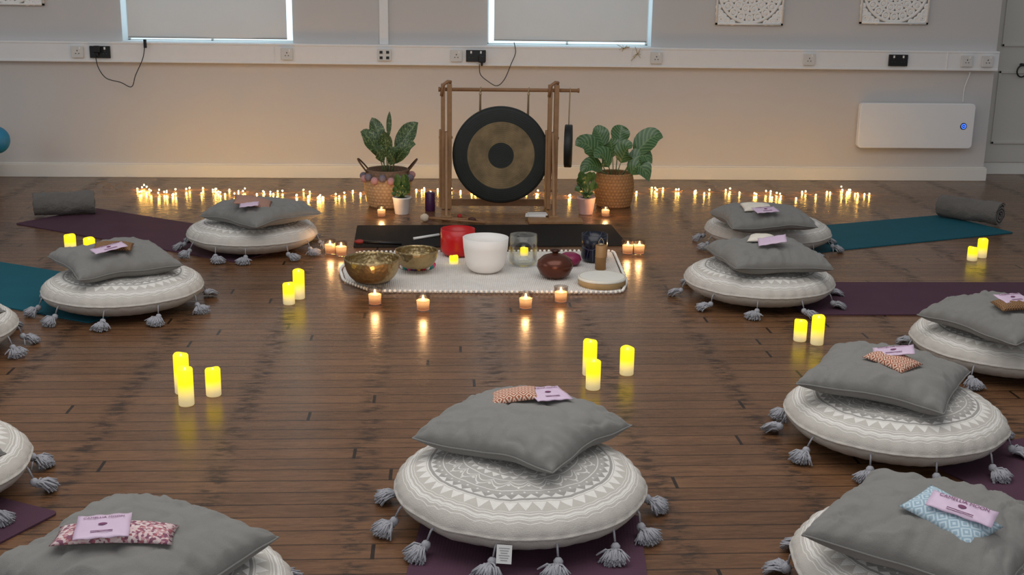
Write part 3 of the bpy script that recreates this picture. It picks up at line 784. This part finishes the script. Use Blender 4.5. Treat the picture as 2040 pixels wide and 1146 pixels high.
g.cur=4; g.tube([(.064*math.cos(a),.064*math.sin(a),.012) for a in [k*2*pi/24 for k in range(24)]],.013,8,True)
o=ob('felt_ball_ring',g.mesh('felt_ring',[mat('felt_%d'%i,c,.95,bs=150) for i,c in enumerate(cols)]),p); tag(o,'ring of colourful felt balls under a small singing bowl','bowl stand')
lathe_obj('singing_bowl',bowlprof(.110,.092,.0045,.045,.7),M_brass,830,532,ZR+.026,'smaller brass singing bowl on a ring of felt balls','singing bowl')
def cryst(R,h,t=.005):
    N=8; rb=R*.45; o=[(R-rb+rb*math.sin(k/N*pi/2),rb-rb*math.cos(k/N*pi/2)) for k in range(N+1)]
    o=[(0,0)]+o+[(R,h*.6),(R*1.0,h),(R-t,h+.001)]
    inn=[(R-t,h*.6)]+[(R-rb+(rb-t)*math.sin(k/N*pi/2),rb-(rb-t)*math.cos(k/N*pi/2)) for k in range(N,-1,-1)]
    return o+inn+[(0,t)]
M_red=mat('red_frosted_quartz',s(190,14,18),.35,var=.08)
lathe_obj('crystal_bowl',cryst(.094,.148),M_red,912,508,ZR,'bright red crystal singing bowl','crystal bowl')
qb=NB('frosted_white_quartz'); pr=qb.princ(qb.mix(qb.noise(qb.tc.outputs['Object'],8),s(250,246,241),s(255,253,250)),.5,0,qb.bump(qb.noise(qb.tc.outputs['Object'],300),.1,.001))
tr=qb.n('ShaderNodeBsdfTranslucent'); tr.inputs[0].default_value=(1,.98,.95,1); mx=qb.n('ShaderNodeMixShader'); mx.inputs[0].default_value=.22
qb.nt.links.new(pr.outputs[0],mx.inputs[1]); qb.nt.links.new(tr.outputs[0],mx.inputs[2]); qb.nt.links.new(mx.outputs[0],qb.out.inputs[0])
N=12;R=.119;h=.182
pro=[(0,0)]+[(.045+(R-.012-.045)*math.sin(k/N*pi/2),.075*(1-math.cos(k/N*pi/2))) for k in range(N+1)]+[(R-.004,.13),(R,h),(R-.006,h+.001),(R-.011,.13)]+[(.04+(R-.02-.04)*math.sin(k/N*pi/2),.006+.069*(1-math.cos(k/N*pi/2))) for k in range(N,-1,-1)]+[(0,.006)]
lathe_obj('crystal_bowl',pro,qb.mat,967,541,ZR,'frosted white quartz crystal singing bowl','crystal bowl')
lathe_obj('crystal_bowl',cryst(.075,.165,.004),glass_mat('clear_quartz',(.97,.98,.97),.02,.45),1042,528,ZR,'clear transparent crystal singing bowl','crystal bowl')
nb_=NB('navy_cracked_glaze'); v=nb_.n('ShaderNodeTexVoronoi',feature='DISTANCE_TO_EDGE'); nb_.nt.links.new(nb_.tc.outputs['Object'],v.inputs['Vector']); v.inputs['Scale'].default_value=12
nb_.princ(nb_.mix(nb_.lt(v.outputs['Distance'],.012),s(14,17,34),s(84,90,114)),.25)
lathe_obj('crystal_bowl',cryst(.071,.150),nb_.mat,1183,520,ZR,'dark navy crystal bowl with pale crackle lines','crystal bowl')
lathe_obj('hand_drum',[(0,0),(.03,.0),(.052,.012),(.062,.032),(.055,.052),(.035,.064),(0,.068)],mat('magenta_enamel',s(130,28,72),.4,var=.2,ns=40),1135,528,ZR,'small magenta steel tongue drum','steel drum')
o=lathe_obj('udu_drum',[(0,0),(.045,0),(.075,.020),(.093,.058),(.088,.088),(.062,.112),(.030,.124),(.016,.128),(.014,.134),(0,.134)],mat('copper_glaze',s(92,50,36),.25,.5,var=.25,ns=12),1105,553,ZR,'round burnished copper brown pot drum','pot drum')
g=Geo(); g.lathe([(.012,.132),(.022,.137),(.020,.146),(.008,.150),(0,.150)],20); ob('rim',g.mesh('rim',mat('copper_dark',s(60,30,22),.4,.5)),parent=o)
p=P(1196,536,ZR)
g=Geo(); g.lathe([(0,0),(.029,0),(.029,.064),(.0305,.066),(.029,.068),(.029,.128),(.024,.129),(.023,.10),(0,.10)],28)
o=ob('bamboo_chime',g.mesh('bamboo',mat('bamboo',s(160,118,70),.5,var=.2,ns=30)),p); tag(o,'bamboo chime tube with cord loop','chime')
g=Geo(); g.tube([(-.014,0,.10),(-.012,0,.15),(0,0,.168),(.012,0,.15),(.014,0,.10)],.002,5); g.sphere((0,0,.132),.012,10,(1,1,.6)); ob('cord',g.mesh('cord',M_cord),parent=o)
p=P(1199,566,ZR+.001); o=empty('frame_drum',p); tag(o,'round frame drum with white skin and pale wooden rim','drum')
g=Geo(); g.lathe([(.108,0),(.119,0),(.120,.040),(.114,.042),(.108,.040),(.108,0)],56); ob('rim',g.mesh('rim',mat('pale_ply',s(176,148,104),.5,var=.15)),parent=o)
g=Geo(); g.lathe([(0,.042),(.11,.042),(.1205,.041),(.1215,.030),(.121,.029)],56); ob('drum_skin',g.mesh('skin',mat('drum_skin',s(224,222,212),.6,var=.06)),parent=o)
def mallet(a,b,r,hr,m1,m2,label,zz,hl=1.0):
    g=Geo(); o=empty('mallet',a); tag(o,label,'mallet'); d=b-a
    g.tube([Vector((0,0,zz)),d+Vector((0,0,zz*.6))],r,10); ob('handle',g.mesh('handle',m1),parent=o)
    g=Geo(); dn=d.normalized(); M=Vector((0,0,1)).rotation_difference(dn).to_matrix()
    g.lathe([(0,-hr*hl),(hr*.6,-hr*.8*hl),(hr,-hr*.2*hl),(hr,hr*.3*hl),(hr*.6,hr*.8*hl),(0,hr*hl)],18,(0,0,zz),None,M); ob('head',g.mesh('head',m2),parent=o)
mallet(P(846,442),P(968,449),.008,.026,M_brown,mat('cream_felt',s(206,190,168),.95,bs=120),'gong mallet with cream felt head and wooden handle',.026,1.1)
mallet(P(940,443),P(862,438),.009,.014,M_brown,mat('dark_leather',s(70,34,26),.6),'wooden drum beater with dark leather head',.018,2)
mallet(P(916,436),P(966,445),.006,.016,M_brown,mat('red_felt',s(170,40,40),.9),'wooden beater with small red felt head',.016,1)
mallet(P(878,471,.006),P(824,478,.006),.008,.010,mat('white_rod',s(225,225,222),.4),M_black,'white crystal bowl striker with black end',.012,2)
mallet(P(716,487,.006),P(800,489,.006),.009,.014,M_black,mat('red_leather',s(130,40,40),.6),'dark striker with red leather wrapped end',.016,2.2)

# ---------------------------------------------------------------- gong + stand
YG=P(990,428).y; gs=empty('gong_stand',(P(990,428).x,YG,0)); tag(gs,'tall wooden frame gong stand with round crossbar','gong stand')
ox=gs.location.x
def GX(px,py): q=Q(px,py,YG); return q.x-ox,q.z
xl,_=GX(889,400); xrr,_=GX(1098,400); _,zb=GX(990,179); ztop=zb+.035
for x in(xl,xrr):
    for dx_,w_ in((-.021,.026),(.020,.030)):
        g=Geo(); g.box((x+dx_,0,ztop/2+.02),(w_,.045,ztop-.04)); bev(ob('post',g.mesh('post',M_wood,False),parent=gs),.003)
    for sy in(-1,1):
        g=Geo(); g.box((x+.000,sy*.10,.27),(.016,.03,.56),Matrix.Rotation(sy*.34,3,'X')); bev(ob('brace',g.mesh('brace',M_wood,False),parent=gs),.003)
    g=Geo(); g.box((x-.040,0,.30),(.012,.05,.5)); bev(ob('side_rail',g.mesh('side_rail',M_wood,False),parent=gs),.003)
    g=Geo(); g.box((x,0,.02),(.06,.44,.028)); bev(ob('foot',g.mesh('foot',M_wood,False),parent=gs),.004)
    for zz,rr in((.50,.008),(.16,.007)):
        g=Geo(); g.cyl((x-.048,0,zz),(x+.040,0,zz),rr,12); ob('peg',g.mesh('peg',M_brown),parent=gs)
    g=Geo(); g.tube([(x-.03,-.02,zb-.04),(x-.02,-.02,zb+.03),(x+.01,-.01,zb+.05),(x+.03,0,zb+.045)],.011,8); ob('hook',g.mesh('hook',M_brown),parent=gs)
g=Geo(); x0,_=GX(877,178); x1,_=GX(1151,181); g.tube([(x0-.012,0,zb),(x0,0,zb),(x0+.001,0,zb),(x1-.001,0,zb),(x1,0,zb),(x1+.01,0,zb)],[.015,.015,.0115,.0115,.015,.015],14)
ob('crossbar',g.mesh('crossbar',M_brown),parent=gs)
g=Geo(); g.box(((xl+xrr)/2,.17,.05),(xrr-xl,.022,.045)); ob('lower_rail',g.mesh('rail',M_wood,False),parent=gs)
g=Geo(); g.box((0,0,.011),(.34,.12,.020))
o=bev(ob('base_board',g.mesh('plank',M_wood,False),(xrr+.005,-.05-.20,0),parent=gs),.003)
gc=Q(998,310,YG); GR=(Q(1095,310,YG).x-Q(902,310,YG).x)/2
gb=NB('gong_bronze'); x,y,z=gb.sep(gb.tc.outputs['Object']); r=gb.m('DIVIDE',gb.m('SQRT',gb.m('ADD',gb.mul(x,x),gb.mul(z,z))),GR)
nn=gb.noise(gb.tc.outputs['Object'],9,5); nf=gb.noise(gb.tc.outputs['Object'],60,3)
ringm=gb.band(r,.265,.695); 
col=gb.mix(ringm,gb.mix(nn,s(30,34,33),s(48,52,49)),gb.mix(gb.smooth(nn,.25,.75),s(102,88,64),s(142,122,90)))
conc=gb.m('SINE',gb.mul(r,150.0))
gb.princ(col,.6,gb.mul(ringm,.1),gb.bump(gb.m('ADD',conc,gb.mul(nf,3.0)),.12,.002),Specular_IOR_Level=.3)
RXm=Matrix.Rotation(pi/2,3,'X')
g=Geo(); g.lathe([(0,.002),(GR*.26,.002),(GR*.70,.002),(GR*.93,.001),(GR*.975,-.003),(GR,-.012),(GR,-.05),(GR-.004,-.05),(GR-.006,-.014),(GR*.9,-.004),(0,-.002)],96,(0,0,0),None,RXm)
go=ob('gong',g.mesh('gong',gb.mat),(gc.x,YG,gc.z)); tag(go,'large round bronze gong with black rim and dark centre','gong')
for px in(957,1053):
    a=Q(px,182,YG)-go.location; dxx=a.x; zz=math.sqrt(GR**2-dxx**2)
    g=Geo(); g.tube([(a.x-.004,.02,zz-.02),(a.x-.003,.0,zb-gc.z-.02),(a.x,-.013,zb-gc.z),(a.x+.003,0,zb-gc.z+.015),(a.x+.003,.02,zb-gc.z),(a.x+.004,.03,zz-.02)],.004,6)
    g.sphere((a.x,-.004,zb-gc.z-.025),.010,8); ob('hanging_cord',g.mesh('cord',M_cord),parent=go)
dp=Q(1132,291,YG); g=Geo(); hr=(Q(1132,248,YG).z-Q(1132,333,YG).z)/2
RY=Matrix.Rotation(pi/2,3,'Y')
g.lathe([(0,-.024),(hr*.97,-.024),(hr,-.020),(hr,.020),(hr*.97,.024),(0,.024)],40,(0,0,0),None,Matrix.Rotation(-.14,3,'Z')@RY)
o=ob('wind_gong',g.mesh('small_gong',mat('dark_patina',s(26,30,28),.5,.2,var=.3)),(dp.x,YG,dp.z)); tag(o,'small dark gong hanging edge-on from the crossbar','small gong')
g=Geo(); z1=zb-dp.z; g.tube([(0,0,hr*.9),(.002,-.008,z1*.6),(.004,-.013,z1),(.004,0,z1+.015),(.004,.014,z1),(0,.01,z1*.6),(0,0,hr*.9)],.003,5); ob('hanging_cord',g.mesh('cord',M_cord),parent=o)
p=P(1067,430,.021); g=Geo(); g.box((0,0,.004),(.13,.09,.007)); g.box((.012,.01,.011),(.12,.085,.006),Matrix.Rotation(.15,3,'Z'))
tag(ob('booklet',g.mesh('booklet',mat('white_paper',s(225,222,220),.6,var=.04),False),p,(0,0,-.1)),'small stack of white printed booklets beside gong stand','booklet')
p=P(857,420); g=Geo(); g.lathe([(0,0),(.031,0),(.033,.004),(.033,.118),(.029,.122),(.02,.118),(0,.117)],32)
o=ob('pillar_candle',g.mesh('purple_candle',mat('plum_wax',s(74,34,76),.4,var=.1)),p); tag(o,'unlit dark purple pillar candle beside small plant pot','candle')
g=Geo(); g.cyl((0,0,.116),(.001,0,.128),.0012,6); ob('wick',g.mesh('wick',M_black),parent=o)

# ---------------------------------------------------------------- plants
def basket(r0,rb,rt,h,m,name='basket'):
    g=Geo()
    K=16; pr=[(0,0),(r0*.9,0)]
    for i in range(K+1):
        t=i/K; r=r0+(rb-r0)*math.sin(min(1,t*1.6)*pi/2) if t<.62 else rb+(rt-rb)*((t-.62)/.38)**1.3
        pr.append((r,h*t)); 
    pr+= [(rt-.004,h+.006),(rt-.012,h),(rt-.014,h*.86),(0,h*.86)]
    g.lathe(pr,64,(0,0,0),lambda r,z,a:(r*(1+.008*math.sin(a*30+z*0)),z)); return g.mesh(name,m)
M_soil=mat('dark_soil',s(36,26,20),.95,var=.3,bs=60)
def soil(r,z,parent):
    g=Geo(); g.lathe([(0,z+.008),(r*.6,z+.006),(r,z)],24); ob('soil',g.mesh('soil',M_soil),parent=parent)
YP=P(773,410).y; base=P(773,410); pl=empty('potted_dieffenbachia',base); tag(pl,'variegated dieffenbachia plant in handled seagrass basket with pompoms','potted plant')
M_bk=weave_mat('seagrass_weave',s(150,116,82),s(214,178,134),34,46,.195,s(88,62,54))
BH=.245
ob('basket',basket(.125,.158,.140,BH,M_bk),parent=pl); soil(.122,BH*.87,pl)
for sx in(-1,1):
    g=Geo(); pts=[]
    for k in range(15):
        a=k/14*pi; pts.append((sx*(.130+.065*math.sin(a)),-.07*math.cos(a)*1.0,BH-.01+.08*math.sin(a)))
    g.tube(pts,.006,6)
    ob('handle',g.mesh('handle',mat('dark_seagrass',s(92,66,44),.8,var=.3,ns=80)),parent=pl)
g=Geo(); 
for k in range(18):
    a=2*pi*k/18; rr=.160; g.cur=k%2
    g.sphere((rr*math.cos(a),rr*math.sin(a),BH-.035-.02*abs(math.sin(k*1.7))),.026,10)
o=ob('pompom_garland',g.mesh('pompoms',[mat('pink_wool',s(196,146,146),.95,bs=180),mat('grey_wool',s(124,114,124),.95,bs=180)]),parent=pl)
g=Geo()
def T(px,py,dy=0): q=Q(px,py,YP+dy); return (q.x-base.x,dy,q.z)
def lf(g,tip,w,dy,arch,sf=.45,b0=(0,0,BH*.87),**k):
    t=Vector(T(tip[0],tip[1],dy)); s0=Vector(b0)+Vector((t.x*.15,dy*.15,0)); st=s0.lerp(t,sf)+Vector((-t.x*.10,0,.03)); g.leaf(s0,st,t,w,arch,**k)
for tip,w,dy,ar,sf in (((776,222),.035,.02,.01,.5),((741,234),.10,.05,.03,.36),((833,244),.13,-.02,.05,.26),((718,262),.11,-.03,.07,.26),
    ((744,298),.09,-.09,.05,.3),((828,288),.12,-.10,.06,.2),((792,300),.10,-.12,.04,.2),((766,262),.09,-.05,.03,.28)):
    lf(g,tip,w,dy,ar,sf)
ob('foliage',g.mesh('foliage',leaf_mat('dieffenbachia_leaf','dieff')),parent=pl)
YP=P(1222,410).y; base=P(1222,410); pl=empty('potted_calathea',base); tag(pl,'broad striped leaf calathea plant in a woven straw basket','potted plant')
M_bk2=weave_mat('straw_weave',s(124,84,50),s(188,142,92),34,46); BH=.225
ob('basket',basket(.115,.135,.122,BH,M_bk2),parent=pl); soil(.105,BH*.87,pl)
g=Geo()
for tip,w,dy,ar,sf in (((1146,290),.15,-.04,.10,.46),((1182,256),.13,.08,.06,.5),((1240,250),.13,.06,.05,.52),((1321,274),.16,-.02,.10,.44),
   ((1258,296),.15,-.09,.08,.35),((1299,326),.13,-.05,.13,.42),((1184,314),.14,-.10,.09,.3),((1214,280),.13,.0,.06,.42),
   ((1293,362),.15,-.10,.16,.45),((1156,346),.12,-.11,.10,.4)):
    lf(g,tip,w,dy,ar,sf,(0,0,BH*.87),shape=.85)
ob('foliage',g.mesh('foliage',leaf_mat('calathea_leaf','cala')),parent=pl)
def smallplant(px,py,pot,R0,top,lab,wide):
    global base,YP
    base=P(px,py); YP=base.y; pl=empty('small_potted_plant',base); tag(pl,lab,'potted plant')
    g=Geo(); g.lathe([(0,0),(.044,0),(.046,.003),(.059,.100),(.061,.102),(.061,.112),(.056,.112),(.054,.098),(0,.098)],36); ob('pot',g.mesh('pot',pot),parent=pl); soil(.054,.099,pl)
    g=Geo(); rnd=random.Random(px)
    for k in range(46 if not wide else 26):
        a=rnd.uniform(0,2*pi); el=rnd.uniform(.1,1); R_=R0*(1-el*.55); z=.11+el*top
        t=Vector((R_*math.cos(a),R_*math.sin(a),z)); s0=Vector((t.x*.1,t.y*.1,.10)); st=s0.lerp(t,.62)
        g.leaf(s0,st,t,.05 if wide else .032,.012,rows=6)
    ob('foliage',g.mesh('foliage',leaf_mat('small_leaf','x')),parent=pl)
smallplant(801,426,mat('white_ceramic',s(222,218,214),.4),.075,.155,'small bushy green plant in a white ceramic pot',False)
smallplant(1167,426,mat('pink_ceramic',s(218,182,174),.45),.095,.18,'small leafy green plant in a pale pink pot',True)

# ---------------------------------------------------------------- fairy lights
rnd=random.Random(3)
y0f=lambda px: 386+4*math.sin(px*.013)+3*math.sin(px*.041)-(px-900)*.001
sl=empty('string_lights',P(900,385)); tag(sl,'warm white fairy light string trailing along the floor by the wall','fairy lights')
b0=sl.location.copy(); pts=[]
px=205
while px<1735:
    py=y0f(px)+rnd.uniform(-4,4)*(1 if px>260 else 2)-(12 if px<265 else 0)
    q=P(px,py)-b0; q.z=.004+ (.015*rnd.random()); pts.append(q); px+=rnd.uniform(7,13)
g=Geo(); g.tube(smoothpts(pts,4),.0012,4); 
for (cx,cy,r_) in((205,372,.05),(242,374,.04),(215,378,.035)):
    c=P(cx,cy)-b0; g.tube([c+Vector((r_*math.cos(a),r_*.8*math.sin(a),.01+.02*abs(math.sin(a)))) for a in [k*2*pi/24 for k in range(24)]],.0012,4,True)
ob('wire',g.mesh('wire',mat('copper_wire',s(150,110,60),.4,.6)),parent=sl)
M_bulb=mat('fairy_bulb',s(255,220,140),.4,em=s(255,190,82),ems=190)
g=Geo(); g.sphere((0,0,0),.0050,8,(1,1,1.2)); BM=g.mesh('bulb',M_bulb)
N=100
for k in range(N):
    px=272+(1728-272)*(k+rnd.uniform(-.9,.9))/(N-1)
    q=P(px,y0f(px)+rnd.uniform(-6,6))-b0; q.z=rnd.choice([.007,.008,.010,.016]); ob('bulb',BM,q,parent=sl)
g=Geo()
for k in range(40):
    px=rnd.choice([352,545,470,620,1540,1690,420,300])+rnd.uniform(-20,20)
    q=P(px,y0f(px)+rnd.uniform(-7,7))-b0; q.z=rnd.choice([.007,.010,.014,.024]); g.sphere(q,.0046,8,(1,1,1.2))
o=ob('small_bulbs',g.mesh('small_bulbs',M_bulb),parent=sl); o['kind']='stuff'

# ---------------------------------------------------------------- light
w=bpy.data.worlds.new('world'); sc.world=w; w.use_nodes=True
bg=w.node_tree.nodes['Background']; bg.inputs[0].default_value=(.92,.95,1,1); bg.inputs[1].default_value=.29
def area(name,loc,rot,sx,sy,e,c):
    L=bpy.data.lights.new(name,'AREA'); L.shape='RECTANGLE'; L.size=sx; L.size_y=sy; L.energy=e; L.color=c
    o=bpy.data.objects.new(name,L); sc.collection.objects.link(o); o.location=loc; o.rotation_euler=rot
area('overhead_fill',(0,3.6,3.4),(0,0,0),5,3.6,108,(1,.98,.95))  # soft area light added overhead to fill the open-topped room
area('rear_window',(0,-2.2,2.0),(math.radians(72),0,0),4,1.6,46,(.97,.98,1))
area('side_window',(-5.5,4.0,2.2),(0,math.radians(-68),0),2,3,28,(.96,.98,1))
try: sc.view_settings.view_transform='Standard'
except: pass
